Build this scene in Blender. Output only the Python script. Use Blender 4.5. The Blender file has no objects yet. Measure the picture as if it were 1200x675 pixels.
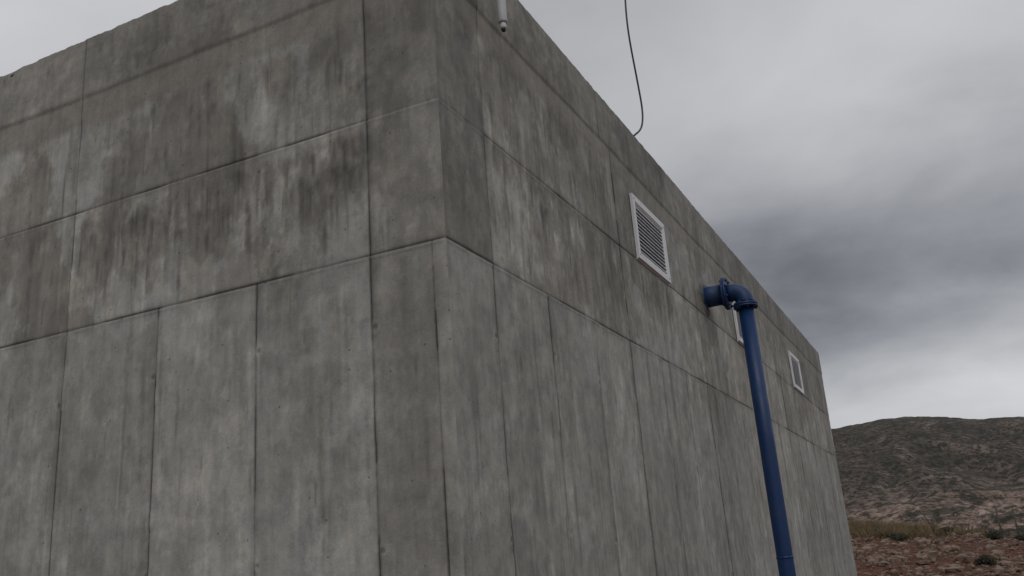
import bpy, bmesh, math, random
import numpy as np
from mathutils import Vector, Matrix
random.seed(7); rng=np.random.RandomState(11)
S=bpy.context.scene
S.view_settings.view_transform='Standard'
try: S.view_settings.look='None'
except Exception: pass
S.view_settings.exposure=0

# ------------------------------------------------------------------ helpers
def smooth(a,b,x):
    t=np.clip((x-a)/(b-a),0,1); return t*t*(3-2*t)
TAB=rng.rand(512,512)
def vn(u,v,su,sv,seed=0):
    a=u*su+seed*17.37+400; b=v*sv+seed*31.91+400
    i=np.floor(a).astype(int); j=np.floor(b).astype(int)
    fa=a-i; fb=b-j; fa=fa*fa*(3-2*fa); fb=fb*fb*(3-2*fb)
    g=lambda p,q: TAB[p%512,q%512]
    return (g(i,j)*(1-fa)+g(i+1,j)*fa)*(1-fb)+(g(i,j+1)*(1-fa)+g(i+1,j+1)*fa)*fb
def fbm(u,v,s,seed=0,oct=4,asp=1.0,gain=.5):
    r=0;w=1;t=0
    for k in range(oct):
        r=r+w*vn(u,v,s*2**k,s*asp*2**k,seed+k*3);t+=w;w*=gain
    return r/t
def link(o,parent=None):
    S.collection.objects.link(o)
    if parent: o.parent=parent
    return o
def empty(name):
    e=bpy.data.objects.new(name,None); return link(e)
def mesh_np(name,V,Fq,mat,parent=None,smoothf=True,attrs=None):
    me=bpy.data.meshes.new(name)
    me.vertices.add(len(V)); me.vertices.foreach_set('co',np.asarray(V,dtype=np.float32).ravel())
    Fq=np.asarray(Fq,dtype=np.int32); n=Fq.shape[1]
    me.loops.add(Fq.size); me.loops.foreach_set('vertex_index',Fq.ravel())
    me.polygons.add(len(Fq)); me.polygons.foreach_set('loop_start',np.arange(0,Fq.size,n,dtype=np.int32))
    me.polygons.foreach_set('loop_total',np.full(len(Fq),n,dtype=np.int32))
    me.update(calc_edges=True); me.validate()
    me.polygons.foreach_set('use_smooth',np.full(len(me.polygons),smoothf))
    if attrs:
        for k,a in attrs.items():
            at=me.attributes.new(k,'FLOAT','POINT'); at.data.foreach_set('value',np.asarray(a,dtype=np.float32).ravel())
    me.materials.append(mat)
    return link(bpy.data.objects.new(name,me),parent)
def from_bm(name,bm,mat,parent=None,smoothf=False):
    me=bpy.data.meshes.new(name); bm.to_mesh(me); bm.free()
    for p in me.polygons: p.use_smooth=smoothf
    me.materials.append(mat)
    return link(bpy.data.objects.new(name,me),parent)
def box(name,lo,hi,mat,parent=None,bev=0.0):
    bm=bmesh.new(); bmesh.ops.create_cube(bm,size=1)
    lo=Vector(lo);hi=Vector(hi)
    for v in bm.verts: v.co=Vector([(lo[i]+hi[i])/2+v.co[i]*(hi[i]-lo[i]) for i in range(3)])
    if bev: bmesh.ops.bevel(bm,geom=bm.edges[:],offset=bev,segments=2,affect='EDGES')
    return from_bm(name,bm,mat,parent)
def tube(name,pts,rad,mat,parent=None,seg=28,cap=True):
    pts=[Vector(p) for p in pts]; n=len(pts)
    if not hasattr(rad,'__len__'): rad=[rad]*n
    bm=bmesh.new(); rings=[]; up=None
    for i,p in enumerate(pts):
        t=((pts[min(i+1,n-1)]-pts[max(i-1,0)])).normalized()
        if up is None:
            up=Vector((0,1,0)) if abs(t.y)<.9 else Vector((0,0,1))
        a=(up-t*up.dot(t)).normalized(); b=t.cross(a); up=a
        rings.append([bm.verts.new(p+(a*math.cos(q)+b*math.sin(q))*rad[i]) for q in [2*math.pi*k/seg for k in range(seg)]])
    for i in range(n-1):
        for k in range(seg):
            bm.faces.new([rings[i][k],rings[i][(k+1)%seg],rings[i+1][(k+1)%seg],rings[i+1][k]])
    if cap:
        bm.faces.new(rings[0][::-1]); bm.faces.new(rings[-1])
    bmesh.ops.recalc_face_normals(bm,faces=bm.faces)
    o=from_bm(name,bm,mat,parent,True)
    for p in o.data.polygons:
        if len(p.vertices)>4: p.use_smooth=False
    return o

# ------------------------------------------------------------------ node helper
class NT:
    def __init__(s,nt): s.nt=nt; s.N=nt.nodes; s.Lk=nt.links
    def n(s,t,**k):
        nd=s.N.new(t)
        for a,b in k.items(): setattr(nd,a,b)
        return nd
    def put(s,sock,v):
        if isinstance(v,bpy.types.NodeSocket): s.Lk.new(v,sock)
        else: sock.default_value=v
    def m(s,op,a,b=0.0,c=None,clamp=False):
        nd=s.n('ShaderNodeMath',operation=op,use_clamp=clamp); s.put(nd.inputs[0],a); s.put(nd.inputs[1],b)
        if c is not None: s.put(nd.inputs[2],c)
        return nd.outputs[0]
    def noise(s,vec,scale,detail=4,rough=.55,dist=0.0):
        nd=s.n('ShaderNodeTexNoise'); s.put(nd.inputs['Vector'],vec); nd.inputs['Scale'].default_value=scale
        nd.inputs['Detail'].default_value=detail; nd.inputs['Roughness'].default_value=rough; nd.inputs['Distortion'].default_value=dist
        return nd.outputs[0]
    def vor(s,vec,scale,feature='F1'):
        nd=s.n('ShaderNodeTexVoronoi',feature=feature); s.put(nd.inputs['Vector'],vec); nd.inputs['Scale'].default_value=scale
        return nd
    def mr(s,v,a,b,c=0.0,d=1.0,sm=True):
        nd=s.n('ShaderNodeMapRange',interpolation_type='SMOOTHSTEP' if sm else 'LINEAR'); s.put(nd.inputs[0],v)
        for i,q in enumerate((a,b,c,d)): s.put(nd.inputs[1+i],q)
        return nd.outputs[0]
    def mix(s,f,a,b,mode='MIX'):
        nd=s.n('ShaderNodeMix',data_type='RGBA',blend_type=mode); s.put(nd.inputs[0],f); s.put(nd.inputs[6],a); s.put(nd.inputs[7],b)
        return nd.outputs[2]
    def vmul(s,v,xyz,add=(0,0,0)):
        nd=s.n('ShaderNodeVectorMath',operation='MULTIPLY_ADD'); s.put(nd.inputs[0],v); nd.inputs[1].default_value=xyz; nd.inputs[2].default_value=add
        return nd.outputs[0]
    def scale(s,v,f):
        nd=s.n('ShaderNodeVectorMath',operation='SCALE'); s.put(nd.inputs[0],v); s.put(nd.inputs[3],f); return nd.outputs[0]
    def bump(s,h,st,dist,nrm=None):
        nd=s.n('ShaderNodeBump'); nd.inputs['Strength'].default_value=st; nd.inputs['Distance'].default_value=dist; s.put(nd.inputs['Height'],h)
        if nrm is not None: s.put(nd.inputs['Normal'],nrm)
        return nd.outputs[0]
def C(r,g,b): return (r,g,b,1)
def newmat(name):
    m=bpy.data.materials.new(name); m.use_nodes=True; t=NT(m.node_tree)
    return m,t,m.node_tree.nodes['Principled BSDF'],t.n('ShaderNodeTexCoord').outputs['Object']

# ------------------------------------------------------------------ concrete
def concrete(name,attr=True):
    m,t,P,co=newmat(name)
    if attr:
        tone=t.n('ShaderNodeAttribute',attribute_name='tone').outputs['Fac']
        wet=t.n('ShaderNodeAttribute',attribute_name='wet').outputs['Fac']
    else:
        tone=t.m('ADD',.85,0.0); wet=t.m('ADD',.1,0.0)
    n2=t.noise(co,7,4,.68,.0); n3=t.noise(co,75,1,.6)
    st=t.noise(t.vmul(co,(22,22,1.6)),1.0,2,.65)
    v=t.m('ADD',t.m('MULTIPLY',t.m('SUBTRACT',n2,.5),.85),1.0)
    v=t.m('ADD',v,t.m('MULTIPLY',t.m('SUBTRACT',n3,.5),.30))
    v=t.m('ADD',v,t.m('MULTIPLY',t.m('SUBTRACT',st,.5),.36))
    vo=t.vor(co,19)
    sc=t.n('ShaderNodeSeparateColor'); t.Lk.new(vo.outputs['Color'],sc.inputs[0])
    hole=t.m('MULTIPLY',t.m('LESS_THAN',vo.outputs['Distance'],t.m('MULTIPLY',sc.outputs[1],.13)),t.m('GREATER_THAN',sc.outputs[0],.76))
    val=t.m('MULTIPLY',v,tone)
    val=t.m('MULTIPLY',val,t.m('SUBTRACT',1.0,t.m('MULTIPLY',hole,.5)))
    dry=t.mix(t.mr(n2,.35,.65),C(.368,.378,.360),C(.392,.386,.356))
    wetc=C(.345,.325,.280)
    base=t.mix(wet,dry,wetc)
    t.Lk.new(t.scale(base,val),P.inputs['Base Color'])
    t.put(P.inputs['Roughness'],t.m('SUBTRACT',.84,t.m('MULTIPLY',wet,.2)))
    P.inputs['Specular IOR Level'].default_value=.35
    t.Lk.new(t.bump(n3,.5,.002),P.inputs['Normal'])
    return m
M_conc=concrete('weathered_concrete'); M_conc2=concrete('plain_concrete',False)

H=5.5; LEN=16.0; WID=9.3
Z1,Z2,ZB=3.30,4.13,5.02
def axis(lo,hi,steps,joints,extra=()):
    a=[];x=lo
    while x<hi-1e-6:
        a.append(x)
        for lim,stp in steps:
            if x<lim: x+=stp;break
        else: x+=steps[-1][1]
    a.append(hi); a=np.array(a)
    for j in list(joints)+list(extra):
        w=.006
        a=a[np.abs(a-j)>w*1.6]
        a=np.concatenate([a,[j-w,j,j+w]])
    a=np.unique(np.round(a[(a>=lo-1e-6)&(a<=hi+1e-6)],5))
    return a
rng_tab=rng.rand(400); rng_tab2=rng.rand(400)

def streaks(ua,za,specs,seed):
    rs=np.random.RandomState(seed)
    dark=np.zeros((len(ua),len(za))); pale=np.zeros_like(dark)
    for (u0,u1,zt0,zt1,l0,l1,w0,w1,s0,s1,n,kind) in specs:
        for _ in range(n):
            u=rs.uniform(u0,u1); zt=rs.uniform(zt0,zt1); l=rs.uniform(l0,l1)*rs.uniform(.5,1); w=rs.uniform(w0,w1)*rs.uniform(.5,1); s=rs.uniform(s0,s1)
            i0,i1=np.searchsorted(ua,[u-3*w-.03,u+3*w+.03]); j0,j1=np.searchsorted(za,[zt-l-.1,zt+.08])
            if i1-i0<1 or j1-j0<1: continue
            UU=ua[i0:i1][:,None]; ZZ=za[j0:j1][None,:]
            k=np.clip((zt-ZZ)/l,0,1)
            c=u+.022*(vn(ZZ,ZZ*0,3,1,rs.randint(99))-.5)
            ww=w*(1.0-.6*k)*(.7+.6*vn(ZZ,ZZ*0,14,1,rs.randint(99)))
            q=np.exp(-np.abs((UU-c)/ww)**2.6)*smooth(zt+.05,zt-.04,ZZ)*(1-smooth(.55,1,k))*s
            q=q*(.45+.9*vn(UU+0*ZZ,ZZ+0*UU,30,11,rs.randint(99)))
            A=dark if kind=='d' else pale
            A[i0:i1,j0:j1]=np.maximum(A[i0:i1,j0:j1],q)
    return dark,pale

def paint(u,z,ua,za,side,vj_low,vj_up,stains,specs):
    sd=0 if side=='L' else 50
    tone=np.ones_like(u); wet=np.zeros_like(u); disp=np.zeros_like(u)
    row=np.where(z<Z1,0,np.where(z<Z2,1,2))
    lo=np.searchsorted(np.array(vj_low),u); up=np.searchsorted(np.array(vj_up),u)
    pid=np.where(row==0,lo*7+3,up*13+row*29+101)+sd
    pr=rng_tab[pid%400]; pr2=rng_tab2[pid%400]
    tone*=1+(pr-.5)*.16; disp+=(pr2-.5)*.005
    tone*=np.where(row==0,1.03,np.where(row==1,1.07,.99))
    tone*=1+(fbm(u,z,.9,sd+1,4)-.5)*.36
    tone*=1+(fbm(u,z,7,sd+5,4,.12)-.5)*np.where(row==0,.26,.40)
    b=fbm(u,z,1.25,sd+33,7,.75,.66)+.05*(vn(u,z,22,3,sd+2)-.5)
    damp=smooth(.505,.545,b)*np.where(row==0,.35,1.0)
    tone*=1-damp*.20*(.6+.8*fbm(u,z,5,sd+35,3,.5)); wet=np.maximum(wet,damp*.7)
    b=fbm(u,z,2.6,sd+9,7,.7,.68)
    damp=smooth(.51,.55,b)*np.where(row==0,.5,.95)
    tone*=1-damp*.16; wet=np.maximum(wet,damp*.5)
    b=fbm(u,z,5.3,sd+12,6,.5,.7); damp=smooth(.54,.58,b)*np.where(row==0,.7,1)
    tone*=1-damp*.10; wet=np.maximum(wet,damp*.3)
    pale=smooth(.53,.62,fbm(u,z,3.1,sd+15,7,.8,.7))*np.where(z<Z2+.1,1,.7)
    tone*=1+.18*pale
    pale=smooth(.58,.64,fbm(u,z,9,sd+18,4,.35,.65)); tone*=1+.10*pale
    for (a,b2,zt,ml,stg,sw) in stains:
        ins=smooth(a-.05,a+.08,u+.25*(fbm(u,z,5,sd+7,3)-.5))*(1-smooth(b2-.08,b2+.05,u+.25*(fbm(u,z,5,sd+8,3)-.5)))
        l=np.clip((fbm(u,u*0,sw*.35,sd+21,5,1,.62)-.30)*2.1,0.02,1.2)*ml
        zz=zt-z+.10*(fbm(u,z,9,sd+3,4,.6,.6)-.5)
        s=smooth(-.05,.03,zz)*(1-smooth(l*.55,l+.05,zz))*ins
        s=s*smooth(.28,.62,fbm(u,z,8,sd+31,5,.45,.65))
        tone*=1-stg*s; wet=np.maximum(wet,s*.8)
    dk,pl=streaks(ua,za,specs,5+sd)
    dk=np.clip(dk*1.15,0,.6)
    tone*=1-dk; wet=np.maximum(wet,np.clip(dk*2.2,0,.9)); tone*=1+pl
    if side=='L': inc=smooth(-.50,-.47,u)
    else: inc=1-smooth(.535,.555,u)
    c=inc*smooth(Z1-.01,Z1+.02,z)*(.75+.9*(fbm(u,z,2.5,sd+41,5,1,.6)-.5))
    tone*=1-.35*c; wet=np.maximum(wet,.7*c)
    if side=='L': 
        c2=smooth(-.49,-.475,u)*(1-smooth(-.09,-.08,u))*(1-smooth(Z1-.02,Z1,z)); tone*=1-.19*c2; wet=np.maximum(wet,.4*c2)
    edge=ZB+.05*(fbm(u,z*0,1.3,sd+51,4)-.5)
    bnd=smooth(edge-.015,edge+.02,z)
    tone*=1-.20*bnd*(.6+.8*fbm(u,z,1.6,sd+55,5,2.5,.6)); wet=np.maximum(wet,.55*bnd)
    tone*=1+bnd*.22*(fbm(u,z,6,sd+57,3,5)-.5)
    e2=ZB-.20+.16*(fbm(u,z*0,1.1,sd+61,4)-.5)
    sm=smooth(e2-.03,e2+.05,z)*(1-bnd)
    tone=tone*(1-sm*.6)+sm*.6*(.74+.25*(fbm(u,z,2,sd+63,4,3)-.5)); wet=np.maximum(wet,.9*sm)
    disp+=.012*bnd+.004*sm
    line=np.exp(-((z-edge)/.012)**2); tone*=1-.22*line
    def jline(d,st,pres):  # dark joint line; groove shading is also put into this tone
        core=np.exp(-(d/.006)**2)*pres
        halo=np.exp(-(d/.04)**2)*pres
        return core*st+halo*.10, core
    def vj(j,zlo,zhi,st):
        nonlocal tone,disp,wet
        m=smooth(zlo-.005,zlo+.005,z)*(1-smooth(zhi-.005,zhi+.005,z))
        sj=sd+int(abs(j)*10)
        pres=m*(.55+.6*smooth(.25,.6,vn(u*0+j,z,1,5,sj))+.35*(vn(u*0+j,z,1,31,sj+3)-.5))
        d=u-j
        k,core=jline(d,st,pres)
        tone*=1-np.clip(k,0,.85); disp+=-.005*core+.004*np.exp(-((d-.014)/.006)**2)*m*(vn(u*0+j,z,1,9,sd+3)>.45)
        side_=1 if (int(abs(j)*37)%2) else -1
        dd=d*side_
        st2=smooth(.0,.012,dd)*(1-smooth(.02,.09,dd+.05*(vn(u,z,9,9,sj)-.5)))*m*smooth(.35,.7,vn(u*0+j,z,1,2.1,sj+9))
        tone*=1-.16*st2; wet=np.maximum(wet,.4*st2)
        lump=np.exp(-(d/.028)**2)*m*smooth(.72,.80,vn(u*0+j,z,1,4.3,sj+77))
        tone*=1+.28*lump; disp+=.005*lump
        for q,zt in enumerate((.60,1.75,2.85)):
            if zlo<zt<zhi and abs(j)>.2:
                zt2=zt+.10*(rng_tab[(sj+q)%400]-.5); rr=np.hypot(d-.022*side_,z-zt2)+.008*(vn(u,z,50,50,sj)-.5)
                disc=1-smooth(.011,.018,rr); tone*=1-.32*disc; disp-=.004*disc
                hal=(1-smooth(.02,.055,rr*1.1+.04*(fbm(u,z,25,sj,3)-.5)))*(1-disc); tone*=1+.20*hal; disp+=.003*hal
    for j in vj_low: vj(j,-.1,Z1,.70)
    for j in vj_up: vj(j,Z1,H-.0 if abs(j)<.6 else ZB,.66)
    for zj,st in ((Z1,.70),(Z2,.60)):
        pres=.6+.6*smooth(.25,.6,vn(u,z*0+zj,4,1,sd+91))
        if zj==Z2:
            pres=pres*(np.where((u>-.48) if side=='L' else (u<.55),.15,1))
        k,core=jline(z-zj,st,pres); tone*=1-np.clip(k,0,.85); disp+=-.005*core+.005*np.exp(-((z-zj+.014)/.006)**2)*(vn(u,z*0+zj,8,1,sd+5)>.4)
    for j in PAR[side]:
        k,core=jline(u-j,.5,smooth(ZB,ZB+.02,z)); tone*=1-np.clip(k,0,.8)
    disp+=(fbm(u,z,1.2,sd+71,3)-.5)*.006+(vn(u,z,40,40,sd)-.5)*.0008
    ce=np.exp(-(u/.02)**2)*smooth(.35,.6,vn(u*0,z,1,7,sd+4))
    tone*=1+.12*ce*(z<Z1)
    disp*=smooth(0,.02,np.abs(u))
    return np.clip(tone,.10,1.7),np.clip(wet,0,1),disp
PAR={'L':[-2.88,-5.3],'R':[2.75,5.5,7.9,10.4,12.9]}
LJ=[-8.3,-7.7,-6.9,-6.1,-5.3,-4.5,-3.68,-2.88,-2.06,-1.28,-.48,-.085]; LU=[-7.7,-5.3,-2.88,-.48]
RJ=[.55,1.34,2.17,2.99]+[2.99+.823*k for k in range(1,16)]; RU=[.55,3.0,5.5,7.95,10.4,12.85,15.3]
GR=[(3.44,4.42),(7.42,8.40),(11.62,12.60)]; GZ=(4.14,4.76)
bld=empty('concrete_building')
def wall(name,side):
    if side=='L':
        ua=axis(-WID,0,[(-4.2,.05),(.1,.011)],LJ)
    else:
        ua=axis(0,LEN,[(3.2,.011),(7,.018),(20,.035)],RJ)
        for g in GR:
            for e in (g[0]+.05,g[1]-.05):
                k=np.argmin(np.abs(ua-e)); ua[k]=e
    za=axis(0,H,[(1.0,.05),(H+1,.013)],[Z1,Z2])
    if side=='R':
        for e in (GZ[0]+.05,GZ[1]-.05):
            k=np.argmin(np.abs(za-e)); za[k]=e
    U,Z=np.meshgrid(ua,za,indexing='ij')
    if side=='L':
        st=[(-2.75,-1.9,Z2-.10,.62,.24,9),(-1.95,-.5,Z2-.06,.80,.30,10),(-.95,-.5,Z2-.25,.5,.28,12),(-2.2,-.6,ZB-.25,.75,.24,6),(-4.5,-3.0,Z2-.02,.6,.2,8),(-4.6,-3.1,ZB-.2,.6,.2,6),(-1.6,-.95,Z1-.02,.35,.16,10),(-7,-4.6,Z2,.7,.25,7)]
        sp=[(-2.8,-.5,3.72,4.1,.15,.62,.010,.035,.15,.42,90,'d'),(-1.6,-.5,3.7,3.95,.3,.55,.02,.05,.2,.42,18,'d'),(-2.7,-.5,4.3,4.85,.15,.6,.008,.03,.08,.30,70,'d'),(-4.6,-2.95,3.4,4.9,.15,.7,.01,.035,.08,.3,60,'d'),
            (-4.5,-.1,2.0,3.28,.2,1.3,.008,.035,.05,.18,65,'d'),(-4.5,-.1,.8,3.28,.05,.35,.006,.02,.1,.28,55,'d'),(-4.5,-.5,1.5,4.9,.2,1.2,.01,.05,.06,.22,90,'p'),(-.48,0,3.4,5.4,.2,1.0,.01,.04,.05,.2,30,'d')]
    else:
        st=[(.62,1.6,Z2-.02,.75,.22,8),(1.3,2.95,Z2-.02,.8,.30,8),(.6,2.9,ZB-.2,.75,.28,7),(3.55,4.55,Z2-.04,.72,.42,5),(5.2,6.3,Z2+.25,1.0,.26,4),(7.5,8.7,Z2,.6,.28,5),(9.6,11,ZB-.2,.8,.25,3),(11.6,12.8,Z2,.6,.22,4),(2.2,2.9,Z1-.02,.5,.16,7),(4.7,6.2,Z1-.02,.7,.18,5),(13,15.6,ZB-.2,.9,.2,3)]
        sp=[(.6,3.0,3.6,4.1,.15,.7,.010,.04,.12,.36,65,'d'),(.6,3.0,4.3,4.95,.15,.7,.01,.04,.10,.35,65,'d'),(0,3.0,1.4,3.28,.2,1.4,.01,.04,.06,.22,85,'d'),(3,16,1.5,4.95,.2,1.5,.02,.07,.08,.28,220,'d'),
            (0,16,1.4,4.9,.2,1.5,.015,.06,.06,.22,220,'p'),(3.5,4.5,4.0,4.1,.4,.8,.03,.08,.15,.35,14,'d')]
    T,W,D=paint(U,Z,ua,za,side,LJ if side=='L' else RJ,LU if side=='L' else RU,st,sp)
    dz=np.where(Z>H-.03,1,0)*(-.022*np.abs(fbm(U,U*0,5,3 if side=='L' else 9,4,1,.7)-.5)*2)*smooth(0,.15,np.abs(U))
    wob=.006*(vn(U*.3,Z,1,2.2,5)-.5)*smooth(0,.1,np.abs(U))*smooth(0,.2,H-Z)*(Z<Z1-.01)
    if side=='L': V=np.stack([U+wob,-D,Z+dz],-1)
    else: V=np.stack([D,U+wob,Z+dz],-1)
    n,m=U.shape; idx=np.arange(n*m).reshape(n,m)
    Fq=np.stack([idx[:-1,:-1],idx[1:,:-1],idx[1:,1:],idx[:-1,1:]],-1)
    if side=='R':
        uc=(ua[1:]+ua[:-1])/2; zc=(za[1:]+za[:-1])/2; keep=np.ones((n-1,m-1),bool)
        for g in GR:
            keep&=~(((uc>g[0]+.05)&(uc<g[1]-.05))[:,None]&((zc>GZ[0]+.05)&(zc<GZ[1]-.05))[None,:])
        Fq=Fq[keep]
    o=mesh_np(name,V.reshape(-1,3),Fq.reshape(-1,4),M_conc,bld,True,{'tone':T,'wet':W})
    return ua,V[:,-1,:]
uaL,topL=wall('front_wall','L'); uaR,topR=wall('side_wall','R')
def strip(name,top,side):
    n=len(top); inner=top.copy(); 
    k=.22
    if side=='L': inner[:,1]=k; inner[:,0]=np.minimum(inner[:,0],-k)
    else: inner[:,0]=-k; inner[:,1]=np.maximum(inner[:,1],k)
    inner[:,2]=H-.004; low=inner.copy(); low[:,2]=H-.75
    V=np.concatenate([top,inner,low]); F=[]
    for i in range(n-1):
        F.append((i,i+1,n+i+1,n+i)); F.append((n+i,n+i+1,2*n+i+1,2*n+i))
    mesh_np(name,V,F,M_conc2,bld,False)
strip('front_parapet_top',topL,'L'); strip('side_parapet_top',topR,'R')
box('back_wall',(-WID,LEN-.25,0),(-.003,LEN-.003,H-.01),M_conc2,bld)
box('rear_side_wall',(-WID+.003,.25,0),(-WID+.25,LEN-.26,H-.01),M_conc2,bld)
box('roof_slab',(-WID+.26,.23,H-1.0),(-.23,LEN-.26,H-.72),M_conc2,bld)

# ------------------------------------------------------------------ grilles
def simple(name,col,rough=.5,metal=0.0,var=.25,scale=9,dirt=None,bumpd=.0008):
    m,t,P,co=newmat(name)
    n=t.noise(co,scale,4,.65); n2=t.noise(co,scale*9,2,.6)
    f=t.m('ADD',t.m('MULTIPLY',t.m('SUBTRACT',n,.5),var*2),1.0); f=t.m('ADD',f,t.m('MULTIPLY',t.m('SUBTRACT',n2,.5),var*.7))
    base=t.mix(t.mr(n,.5,.7,0,.7),C(*col),C(*(dirt or col)))
    t.Lk.new(t.scale(base,f),P.inputs['Base Color']); t.put(P.inputs['Roughness'],t.mr(n,.3,.7,rough-.1,rough+.15))
    P.inputs['Metallic'].default_value=metal; t.Lk.new(t.bump(n2,.6,bumpd),P.inputs['Normal'])
    return m
M_white=simple('white_painted_aluminium',(.80,.82,.84),.42,0,.08,6,(.66,.67,.66),.0003)
M_slat=simple('grey_louvre_aluminium',(.66,.68,.70),.45,0,.12,8,(.5,.5,.5),.0003)
M_dark=simple('dark_duct_interior',(.02,.02,.02),.9)
M_screw=simple('steel_screw',(.4,.4,.4),.4,1)
for g in GR:
    e=empty('ventilation_grille')
    y0,y1=g; z0,z1=GZ; bw=.078; T=.034
    bm=bmesh.new()
    prof=[(0.0,.016),(0.0,T),(bw-.02,T),(bw,T-.014),(bw,-.05)]
    rings=[]
    for ins,x in prof:
        rings.append([bm.verts.new((x,yy,zz)) for yy,zz in ((y0+ins,z0+ins),(y1-ins,z0+ins),(y1-ins,z1-ins),(y0+ins,z1-ins))])
    for a in range(len(rings)-1):
        for k in range(4): bm.faces.new([rings[a][k],rings[a][(k+1)%4],rings[a+1][(k+1)%4],rings[a+1][k]])
    back=[bm.verts.new((.008,yy,zz)) for yy,zz in ((y0,z0),(y1,z0),(y1,z1),(y0,z1))]
    for k in range(4): bm.faces.new([back[k],back[(k+1)%4],rings[0][(k+1)%4],rings[0][k]])
    bmesh.ops.recalc_face_normals(bm,faces=bm.faces)
    from_bm('frame',bm,M_white,e)
    ns=12; zi0=z0+bw; zi1=z1-bw; p=(zi1-zi0)/ns
    for i in range(ns):
        zc=zi0+p*(i+.5)
        bm=bmesh.new()
        pr=[(-.016,zc+p*.44),(.012,zc+p*.22),(.024,zc-p*.04),(.024,zc-p*.28),(.0215,zc-p*.28),(.0205,zc-p*.06),(.010,zc+p*.16),(-.016,zc+p*.38)]
        A=[bm.verts.new((x,y0+bw-.002,z)) for x,z in pr]; B=[bm.verts.new((x,y1-bw+.002,z)) for x,z in pr]
        for k in range(8): bm.faces.new([A[k],A[(k+1)%8],B[(k+1)%8],B[k]])
        bm.faces.new(A[::-1]); bm.faces.new(B)
        bmesh.ops.recalc_face_normals(bm,faces=bm.faces)
        from_bm('louvre_blade_%d'%(i+1),bm,M_slat,e)
    box('duct_interior_back',(-.30,y0+.04,z0+.04),(-.27,y1-.04,z1-.04),M_dark,e)
    box('duct_interior_top',(-.27,y0+.04,z1-.046),(-.02,y1-.04,z1-.04),M_dark,e)
    box('duct_interior_bottom',(-.27,y0+.04,z0+.04),(-.02,y1-.04,z0+.046),M_dark,e)
    box('duct_interior_side_1',(-.27,y0+.04,z0+.047),(-.02,y0+.046,z1-.047),M_dark,e)
    box('duct_interior_side_2',(-.27,y1-.046,z0+.047),(-.02,y1-.04,z1-.047),M_dark,e)
    for (a,b) in ((y0+.04,z0+.04),(y1-.04,z0+.04),(y0+.04,z1-.04),(y1-.04,z1-.04)):
        tube('screw',[(T-.002,a,b),(T+.004,a,b)],.008,M_screw,e,10)
    box('sealant_bead',(.002,y0-.012,z0-.014),(.015,y1+.012,z0-.001),M_white,e,.003)

# ------------------------------------------------------------------ blue pipe
M_blue=simple('blue_epoxy_paint',(.007,.040,.140),.45,0,.34,5,(.018,.042,.09),.0012)
M_rust=simple('rusty_bolts',(.10,.07,.05),.6,.6,.3,20)
M_mortar=simple('mortar_patch',(.20,.195,.17),.9,0,.3,20,(.14,.13,.12),.004)
pp=empty('blue_water_pipe')
px,py,pz=.43,5.98,4.37; r=.083
tube('wall_stub',[(-.1,py,pz),(.215,py,pz)],.118,M_blue,pp,40)
tube('wall_puddle_collar',[(.004,py,pz),(.022,py,pz)],.150,M_blue,pp,40)
def flange(c,ax,R,th,name,bolts=8):
    c=Vector(c);ax=Vector(ax).normalized()
    tube(name,[c-ax*th/2,c-ax*(th/2-.003),c+ax*(th/2-.003),c+ax*th/2],[R-.003,R,R,R-.003],M_blue,pp,48)
    a=Vector((0,1,0)); b=ax.cross(a)
    for k in range(bolts):
        q=2*math.pi*(k+.5)/bolts; o=c+(a*math.cos(q)+b*math.sin(q))*(R*.82)
        tube(name+'_bolt_%d'%k,[o-ax*(th/2+.022),o+ax*(th/2+.022)],.0085,M_rust,pp,8)
        for s in (-1,1): tube(name+'_nut_%d'%k,[o+ax*s*(th/2+.0005),o+ax*s*(th/2+.013)],.0165,M_blue,pp,6)
flange((.226,py,pz),(1,0,0),.185,.022,'wall_flange'); flange((.251,py,pz),(1,0,0),.185,.022,'elbow_inlet_flange')
R=.125; pts=[(.262,py,pz)]; rad=[.098]
for k in range(13):
    q=math.pi/2*k/12; pts.append((px-R+R*math.sin(q),py,pz-R+R*math.cos(q))); rad.append(.098)
pts.append((px,py,pz-R-.03)); rad.append(.098)
tube('elbow',pts,rad,M_blue,pp,40)
flange((px,py,pz-R-.042),(0,0,1),.135,.022,'elbow_outlet_flange'); flange((px,py,pz-R-.066),(0,0,1),.135,.020,'riser_top_flange')
tube('riser',[(px,py,pz-R-.075),(px,py,2.6),(px,py,1.2),(px,py,-.3)],r,M_blue,pp,40)
tube('riser_weld',[(px,py,1.488),(px,py,1.496),(px,py,1.504),(px,py,1.512)],[r,r+.005,r+.005,r],M_blue,pp,40)
bm=bmesh.new(); ctr=bm.verts.new((.012,py,pz)); ring=[]
for k in range(40):
    q=2*math.pi*k/40; rr=.165+.035*random.random()+.03*math.sin(q*3)
    ring.append((bm.verts.new((.010,py+rr*math.cos(q),pz+rr*math.sin(q))),bm.verts.new((.001,py+(rr+.012)*math.cos(q),pz+(rr+.012)*math.sin(q)))))
for k in range(40):
    a=ring[k];b=ring[(k+1)%40]; bm.faces.new([ctr,a[0],b[0]]); bm.faces.new([a[0],a[1],b[1],b[0]])
bmesh.ops.recalc_face_normals(bm,faces=bm.faces); from_bm('mortar_collar',bm,M_mortar,pp,True)

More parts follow.
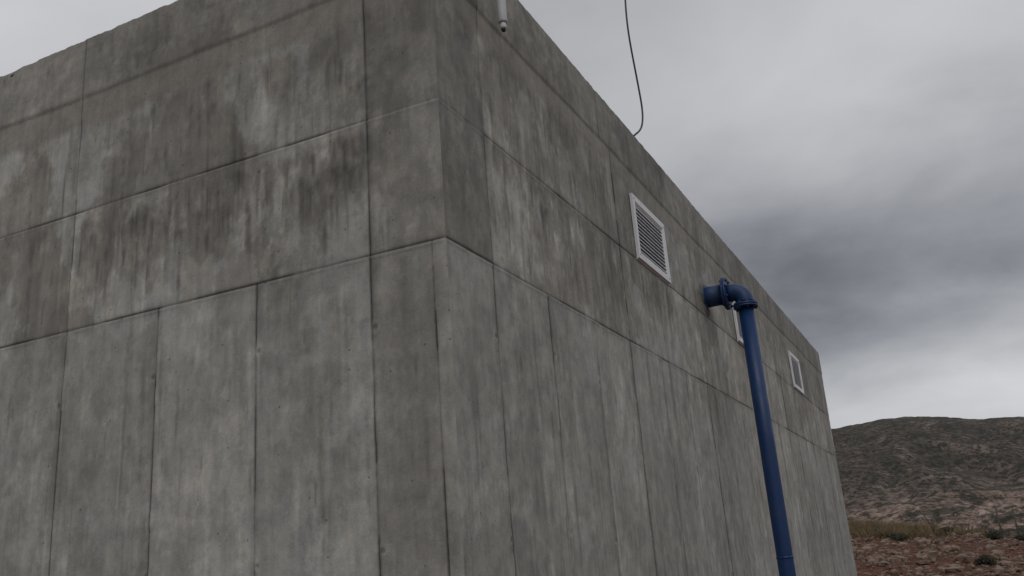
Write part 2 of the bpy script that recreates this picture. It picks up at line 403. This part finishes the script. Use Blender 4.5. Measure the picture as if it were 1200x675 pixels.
# ------------------------------------------------------------------ steel conduit stub at top of wall
M_galv=simple('galvanised_steel',(.62,.64,.66),.5,0.0,.12,30,(.5,.5,.5),.0003)
M_black=simple('black_rubber_cable',(.03,.03,.033),.5)
cd=empty('galvanised_conduit')
cu=.80; cxx=.075
zs=[5.03,5.04,5.10,5.20,5.30,5.45,5.70,6.0,6.3]
tube('conduit_tube',[(cxx,cu,q) for q in zs],[.026]+[.030]*8,M_galv,cd,24)
tube('end_neck',[(cxx,cu,4.985),(cxx,cu,4.99),(cxx,cu,5.028)],[.017,.020,.020],M_galv,cd,24)
tube('end_bush',[(cxx,cu,4.97),(cxx,cu,4.984)],.014,M_black,cd,16)
box('clamp_bracket',(.012,cu-.038,5.40),(cxx+.034,cu+.038,5.42),M_galv,cd,.003)
cb=[(-.10,3.70,5.42),(-.03,3.80,5.46),(.02,3.86,5.53),(.03,4.0,5.62),(.03,4.14,5.76),(.03,4.20,5.94),(.03,4.17,6.12),(.03,4.11,6.38),(.03,4.05,6.62),(.03,4.03,6.85),(.03,4.06,7.1),(.03,4.13,7.4),(.02,4.28,8.0),(0,4.6,9.0),(-.1,5.2,10.5)]
cu_=bpy.data.curves.new('hanging_cable','CURVE'); cu_.dimensions='3D'; sp=cu_.splines.new('NURBS'); sp.points.add(len(cb)-1)
for i,p in enumerate(cb): sp.points[i].co=(*p,1)
sp.order_u=4; sp.use_endpoint_u=True; cu_.bevel_depth=.0095; cu_.bevel_resolution=4; cu_.materials.append(M_black); cu_.resolution_u=12
link(bpy.data.objects.new('hanging_cable',cu_))

# ------------------------------------------------------------------ terrain
CX,CY=2.1861,-3.9372
AZ=np.radians([-180,-120,-60,-30,-12,-6.1,-2.2,0,2.4,3.9,12,40,90,140,180])
REL=np.array([4,5,6,6.5,6.0,6.35,6.65,6.35,5.95,5.7,5.4,5,4,4,4])
GEL=np.array([0,0,.3,.5,.6,.45,.0,-.3,-.7,-.75,-.9,-.6,-.3,0,0])
def terrain(x,y):
    D=np.hypot(x-CX,y-CY)+1e-6; az=np.arctan2(x-CX,y-CY)
    rel=np.interp(az,AZ,REL); gel=np.interp(az,AZ,GEL)
    crest=58
    zc=1.6+crest*np.tan(np.radians(gel))
    z=zc*smooth(20,58,D)
    z=z+(fbm(x,y,.12,201,4)-.5)*.8*smooth(10,30,D)+(fbm(x,y,1.1,207,5,1,.6)-.5)*.34*smooth(3,20,D)
    z=z+(fbm(x,y,5,211,2)-.5)*.07
    drop=smooth(60,300,D); z=z*(1-drop)-62*drop
    R=1500.; hr=1.6+R*np.tan(np.radians(rel))
    t=np.clip((D-330)/(R-330),0,1)
    prof=.30*t+.70*t**1.5+.035*np.sin(t*19+3*vn(x,y,.002,.002,5))*t*(1-t)*4*.4
    hill=(-62+(hr+62)*prof)
    far=smooth(R,R+2500,D); hill=hill*(1-far)+hr*.55*far
    w=smooth(300,360,D)
    z=z*(1-w)+hill*w
    gul=np.abs(fbm(x,y,.0045,221,5)-.5)*2
    z=z+w*((.5-gul)*40*smooth(.05,.4,t)*(1-.8*smooth(.8,1,t))+(fbm(x,y,.02,225,5,1,.65)-.5)*22*(1-.65*smooth(.9,1,t)))
    return z
azs=np.concatenate([np.arange(-180,-14,2.0),np.arange(-14,14,.05),np.arange(14,180,2.0)])
rad=[0.6]
while rad[-1]<9000: rad.append(rad[-1]*1.013+.04)
rad=np.array(rad); A,Rr=np.meshgrid(np.radians(azs),rad,indexing='ij')
X=CX+Rr*np.sin(A); Y=CY+Rr*np.cos(A); Zt=terrain(X,Y)
n,m=X.shape; idx=np.arange(n*m).reshape(n,m); ai=np.arange(n); aj=(ai+1)%n
Fq=np.stack([idx[ai][:,:-1],idx[ai][:,1:],idx[aj][:,1:],idx[aj][:,:-1]],-1).reshape(-1,4)
V=np.stack([X,Y,Zt],-1).reshape(-1,3)
V=np.concatenate([V,[[CX,CY,0]]])
mt,t,P,co=newmat('soil_and_hillside')
geo=t.n('ShaderNodeNewGeometry'); pos=geo.outputs['Position']
ln=t.n('ShaderNodeVectorMath',operation='LENGTH'); t.Lk.new(pos,ln.inputs[0]); dist=ln.outputs['Value']
s1=t.noise(pos,.6,4,.7); s2=t.noise(pos,4.5,4,.72)
soil=t.mix(t.mr(s1,.38,.62),C(.135,.058,.036),C(.085,.043,.030))
soil=t.mix(t.mr(s2,.53,.63,0,.7),soil,C(.19,.112,.076))
soil=t.mix(t.mr(s2,.45,.37,0,.8),soil,C(.030,.021,.018))
h2=t.noise(pos,.028,6,.72); hs=t.noise(pos,.13,4,.75,.3)
hill=t.mix(t.mr(h2,.40,.56),C(.062,.053,.043),C(.120,.090,.072))
hill=t.mix(t.mr(h2,.54,.63,0,.8),hill,C(.21,.172,.145))
vshr=t.vor(pos,.14); hill=t.mix(t.mr(vshr.outputs['Distance'],.25,.38,.85,0),hill,C(.020,.023,.017))
hill=t.mix(t.mr(hs,.50,.54,0,.88),hill,C(.026,.028,.021))
sx=t.n('ShaderNodeSeparateXYZ'); t.Lk.new(pos,sx.inputs[0])
lowm=t.m('MULTIPLY',t.mr(sx.outputs[2],62,8,0,1),t.mr(t.noise(t.vmul(pos,(.016,.016,.12)),1.0,5,.7),.46,.54))
rock=t.mix(t.mr(hs,.35,.50),C(.46,.37,.32),C(.24,.165,.13))
rock=t.mix(t.mr(hs,.52,.56,0,.88),rock,C(.045,.042,.03))
hill=t.mix(t.m('MULTIPLY',lowm,.9),hill,rock)
hill=t.mix(t.mr(dist,300,3500,0.0,.22,False),hill,C(.19,.205,.22))  # haze painted into the hill colour, stronger with distance
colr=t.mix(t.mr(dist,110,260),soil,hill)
t.Lk.new(colr,P.inputs['Base Color']); P.inputs['Roughness'].default_value=.95; P.inputs['Specular IOR Level'].default_value=.15
b1=t.bump(s2,.9,.12); b2=t.bump(hs,.5,3.0,b1); t.Lk.new(b2,P.inputs['Normal'])
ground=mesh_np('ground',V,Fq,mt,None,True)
bm=bmesh.new(); bm.from_mesh(ground.data); bm.verts.ensure_lookup_table()
c=bm.verts[n*m]; c.co.z=sum(bm.verts[i*m].co.z for i in range(n))/n
for i in range(n): bm.faces.new([c,bm.verts[i*m],bm.verts[((i+1)%n)*m]])
bmesh.ops.recalc_face_normals(bm,faces=bm.faces)
bm.to_mesh(ground.data); bm.free()
if ground.data.polygons[0].normal.z<0: ground.data.flip_normals()
for p in ground.data.polygons: p.use_smooth=True

def gz(x,y): return float(terrain(np.array([x]),np.array([y]))[0])
def at(az,D): 
    a=math.radians(az); x=CX+D*math.sin(a); y=CY+D*math.cos(a); return x,y,gz(x,y)
# ------------------------------------------------------------------ dry grass, shrubs, stones
def leafmat(name,c1,c2,sc):
    m,t,P,co=newmat(name); nn=t.noise(co,sc,3,.6)
    t.Lk.new(t.mix(t.mr(nn,.35,.65),C(*c1),C(*c2)),P.inputs['Base Color']); P.inputs['Roughness'].default_value=.85
    return m
M_grass=leafmat('dry_grass_blades',(.25,.18,.095),(.13,.10,.055),1.5)
M_shrub=leafmat('shrub_leaves',(.040,.044,.026),(.075,.066,.040),3)
M_stone=leafmat('limestone_rubble',(.25,.18,.14),(.095,.055,.038),2.5)
def blades(name,clumps,mat):
    V=[];F=[]
    for (x,y,z,rad_,h,nb,w) in clumps:
        for _ in range(nb):
            a=random.random()*6.283; q=random.random()**.5*rad_; bx=x+q*math.cos(a); by=y+q*math.sin(a)
            hh=h*random.uniform(.5,1.15)*(1-.5*(q/rad_)**2); lx=random.gauss(0,.28)*hh+.35*hh*q/rad_*math.cos(a); ly=random.gauss(0,.28)*hh+.35*hh*q/rad_*math.sin(a)
            d=random.random()*3.14; ww=w*random.uniform(.6,1.3); dx=math.cos(d)*ww; dy=math.sin(d)*ww
            i=len(V); V+=[(bx-dx,by-dy,z-.08),(bx+dx,by+dy,z-.08),(bx+lx*.5+dx*.6,by+ly*.5+dy*.6,z+hh*.6),(bx+lx,by+ly,z+hh)]
            F.append((i,i+1,i+2)); F.append((i,i+2,i+3))
    return mesh_np(name,V,F,mat,None,False)
cl=[]
for _ in range(230):
    az=random.triangular(-9,1.5,-5.0) ; D=random.uniform(51,58)
    if az>-2 and random.random()<.6: continue
    x,y,z=at(az,D); cl.append((x,y,z,random.uniform(.15,.5),random.uniform(.25,.78),80,.012))
for _ in range(90):
    az=random.uniform(-8,12); D=random.uniform(24,60); x,y,z=at(az,D); cl.append((x,y,z,random.uniform(.08,.22),random.uniform(.08,.2),35,.009))
blades('dry_grass',cl,M_grass)
def shrub(x,y,z,R):
    V=[];F=[]; lobes=[(random.gauss(0,.45)*R,random.gauss(0,.45)*R,random.uniform(.25,.75)*R,random.uniform(.35,.6)*R) for _ in range(9)]
    for (lx,ly,lz,lr) in lobes:
        for _ in range(170):
            v=Vector([random.gauss(0,1) for _ in range(3)]).normalized()*lr*random.uniform(.6,1.12)
            c=Vector((x+lx,y+ly,z+max(.02,lz+v.z*.8)))+Vector((v.x,v.y,0)); s=.045*random.uniform(.6,1.4)
            a=Vector([random.gauss(0,1) for _ in range(3)]).normalized()*s; b=a.orthogonal().normalized()*s*.6
            i=len(V); V+=[tuple(c-a),tuple(c+b),tuple(c+a),tuple(c-b)]; F.append((i,i+1,i+2,i+3))
    o=mesh_np('shrub',V,F,M_shrub,None,False)
for az,D,R in ((.4,36,.30),(-3.6,50,.38),(1.2,52,.45),(2.3,55,.35),(-1.2,54,.33),(-5.0,52,.4),(5.0,50,.5)):
    x,y,z=at(az,D); shrub(x,y,z,R)
V=[];F=[]
ico=bmesh.new(); bmesh.ops.create_icosphere(ico,subdivisions=1,radius=1); iv=[v.co.copy() for v in ico.verts]; ifc=[[v.index for v in f.verts] for f in ico.faces]; ico.free()
for _ in range(5200):
    az=random.uniform(-9,7) if random.random()<.85 else random.uniform(-40,40); D=random.uniform(18,60); x,y,z=at(az,D)
    if -10<x<.6 and 0<y<16.8: continue
    s=random.uniform(.03,.10)*(1+1.9*(random.random()<.12)); i=len(V); k=[random.uniform(.6,1.3) for _ in range(3)]
    for v in iv: 
        j=random.uniform(.75,1.2); V.append((x+v.x*s*k[0]*j,y+v.y*s*k[1]*j,z+v.z*s*.65*k[2]*j+s*.15))
    for f in ifc: F.append(tuple(i+q for q in f))
mesh_np('rubble_stones',V,F,M_stone,None,False)
M_wood=simple('weathered_post',(.10,.08,.065),.85,0,.3,10)
fe=empty('wire_fence'); prev=None
for k,az in enumerate((1.5,2.3,3.1,4.1,5.2,6.3)):
    x,y,z=at(az,55+k*.6); lean=random.uniform(-.08,.08)
    tube('post_%d'%k,[(x,y,z-.3),(x+lean*.5,y,z+.8),(x+lean,y,z+1.7)],[.05,.045,.04],M_wood,fe,8)
    if prev:
        for hh in (.45,.95,1.45): tube('wire',[(prev[0],prev[1],prev[2]+hh),((x+prev[0])/2,(y+prev[1])/2,(z+prev[2])/2+hh-.05),(x,y,z+hh)],.006,M_black,fe,5)
    prev=(x,y,z)
x,y,z=at(-1.7,54)
st=empty('leaning_stick'); tube('stick',[(x,y,z-.1),(x-.4,y,z+.9),(x-.65,y,z+1.3)],[.035,.03,.022],M_wood,st,8)

# ------------------------------------------------------------------ world: overcast sky
W=bpy.data.worlds.new('World'); S.world=W; W.use_nodes=True; t=NT(W.node_tree)
for nd in list(t.N): t.N.remove(nd)
out=t.n('ShaderNodeOutputWorld')
SE,SR=math.radians(48),math.radians(150)
sky=t.n('ShaderNodeTexSky',sky_type='NISHITA'); sky.sun_disc=False; sky.sun_elevation=SE; sky.sun_rotation=SR
bg1=t.n('ShaderNodeBackground'); t.Lk.new(sky.outputs[0],bg1.inputs[0]); bg1.inputs[1].default_value=.09
d=t.n('ShaderNodeTexCoord').outputs['Generated']
sx=t.n('ShaderNodeSeparateXYZ'); t.Lk.new(d,sx.inputs[0]); zz=t.m('MAXIMUM',sx.outputs[2],0.0)
den=t.m('ADD',zz,.22)
cv=t.n('ShaderNodeCombineXYZ'); t.Lk.new(t.m('DIVIDE',sx.outputs[0],den),cv.inputs[0]); t.Lk.new(t.m('DIVIDE',sx.outputs[1],den),cv.inputs[1])
c1=t.noise(t.vmul(cv.outputs[0],(1,1,1),(3.1,1.7,0)),.9,2,.5,.1); c2=t.noise(t.vmul(cv.outputs[0],(1,1,1),(8.1,4.7,2)),2.6,5,.52,.2)
base=t.m('ADD',.48,t.m('MULTIPLY',t.m('SUBTRACT',c1,.5),.42)); base=t.m('ADD',base,t.m('MULTIPLY',t.m('SUBTRACT',c2,.5),.30))
def dirv(az,el):
    a,e=math.radians(az),math.radians(el); return Vector((math.sin(a)*math.cos(e),math.cos(a)*math.cos(e),math.sin(e)))
def lobe(az,el,wa,we,amt):
    global base
    a=math.radians(az); cdir=dirv(az,el)
    sub=t.n('ShaderNodeVectorMath',operation='SUBTRACT'); t.Lk.new(d,sub.inputs[0]); sub.inputs[1].default_value=cdir
    mp=t.n('ShaderNodeMapping',vector_type='POINT'); t.Lk.new(sub.outputs[0],mp.inputs[0])
    mp.inputs['Rotation'].default_value=(0,0,a); mp.inputs['Scale'].default_value=(1/math.radians(wa),1/math.radians(max(wa,30)),1/math.radians(we))
    l=t.n('ShaderNodeVectorMath',operation='LENGTH'); t.Lk.new(mp.outputs[0],l.inputs[0])
    q=t.m('ADD',l.outputs['Value'],t.m('MULTIPLY',t.m('SUBTRACT',c2,.5),.8))
    base=t.m('ADD',base,t.m('MULTIPLY',t.mr(q,1.4,0.0),amt))
lobe(-3,15.5,20,7.5,-.235); lobe(1,8.5,14,3.4,.20); lobe(3,26,18,9,.10); lobe(-57,33,20,12,.12)
base=t.m('MAXIMUM',base,.12); base=t.m('MINIMUM',base,.9)
colr=t.mix(t.mr(base,.15,.6),C(.955,.98,1.06),C(.985,.99,1.015))
bg2=t.n('ShaderNodeBackground'); t.Lk.new(t.scale(colr,base),bg2.inputs[0]); bg2.inputs[1].default_value=1.0
mx=t.n('ShaderNodeMixShader'); mx.inputs[0].default_value=.94; t.Lk.new(bg1.outputs[0],mx.inputs[1]); t.Lk.new(bg2.outputs[0],mx.inputs[2]); t.Lk.new(mx.outputs[0],out.inputs[0])
try: W.cycles.sampling_method='MANUAL'; W.cycles.sample_map_resolution=256
except Exception: pass
sl=bpy.data.lights.new('sun','SUN'); sl.energy=.5; sl.angle=math.radians(35); sl.color=(1,.97,.93)
so=link(bpy.data.objects.new('sun',sl)); sd=Vector((math.sin(SR)*math.cos(SE),math.cos(SR)*math.cos(SE),math.sin(SE)))
so.rotation_euler=(-sd).to_track_quat('-Z','Y').to_euler()

# ------------------------------------------------------------------ camera
f,pi_,ro,ya=1060.4153,.2996,.0772,.4338
Fv=Vector((-math.sin(ya)*math.cos(pi_),math.cos(ya)*math.cos(pi_),math.sin(pi_))); Rv=Vector((math.cos(ya),math.sin(ya),0)); Uv=Rv.cross(Fv)
c_,s_=math.cos(ro),math.sin(ro); Xc=Rv*c_-Uv*s_; Yc=Rv*s_+Uv*c_
cam=bpy.data.cameras.new('camera'); cam.sensor_width=36; cam.lens=f/1200*36; cam.clip_end=20000; cam.clip_start=.05
co_=link(bpy.data.objects.new('camera',cam))
Mx=Matrix(((Xc.x,Yc.x,-Fv.x,CX),(Xc.y,Yc.y,-Fv.y,CY),(Xc.z,Yc.z,-Fv.z,1.6),(0,0,0,1))); co_.matrix_world=Mx
S.camera=co_
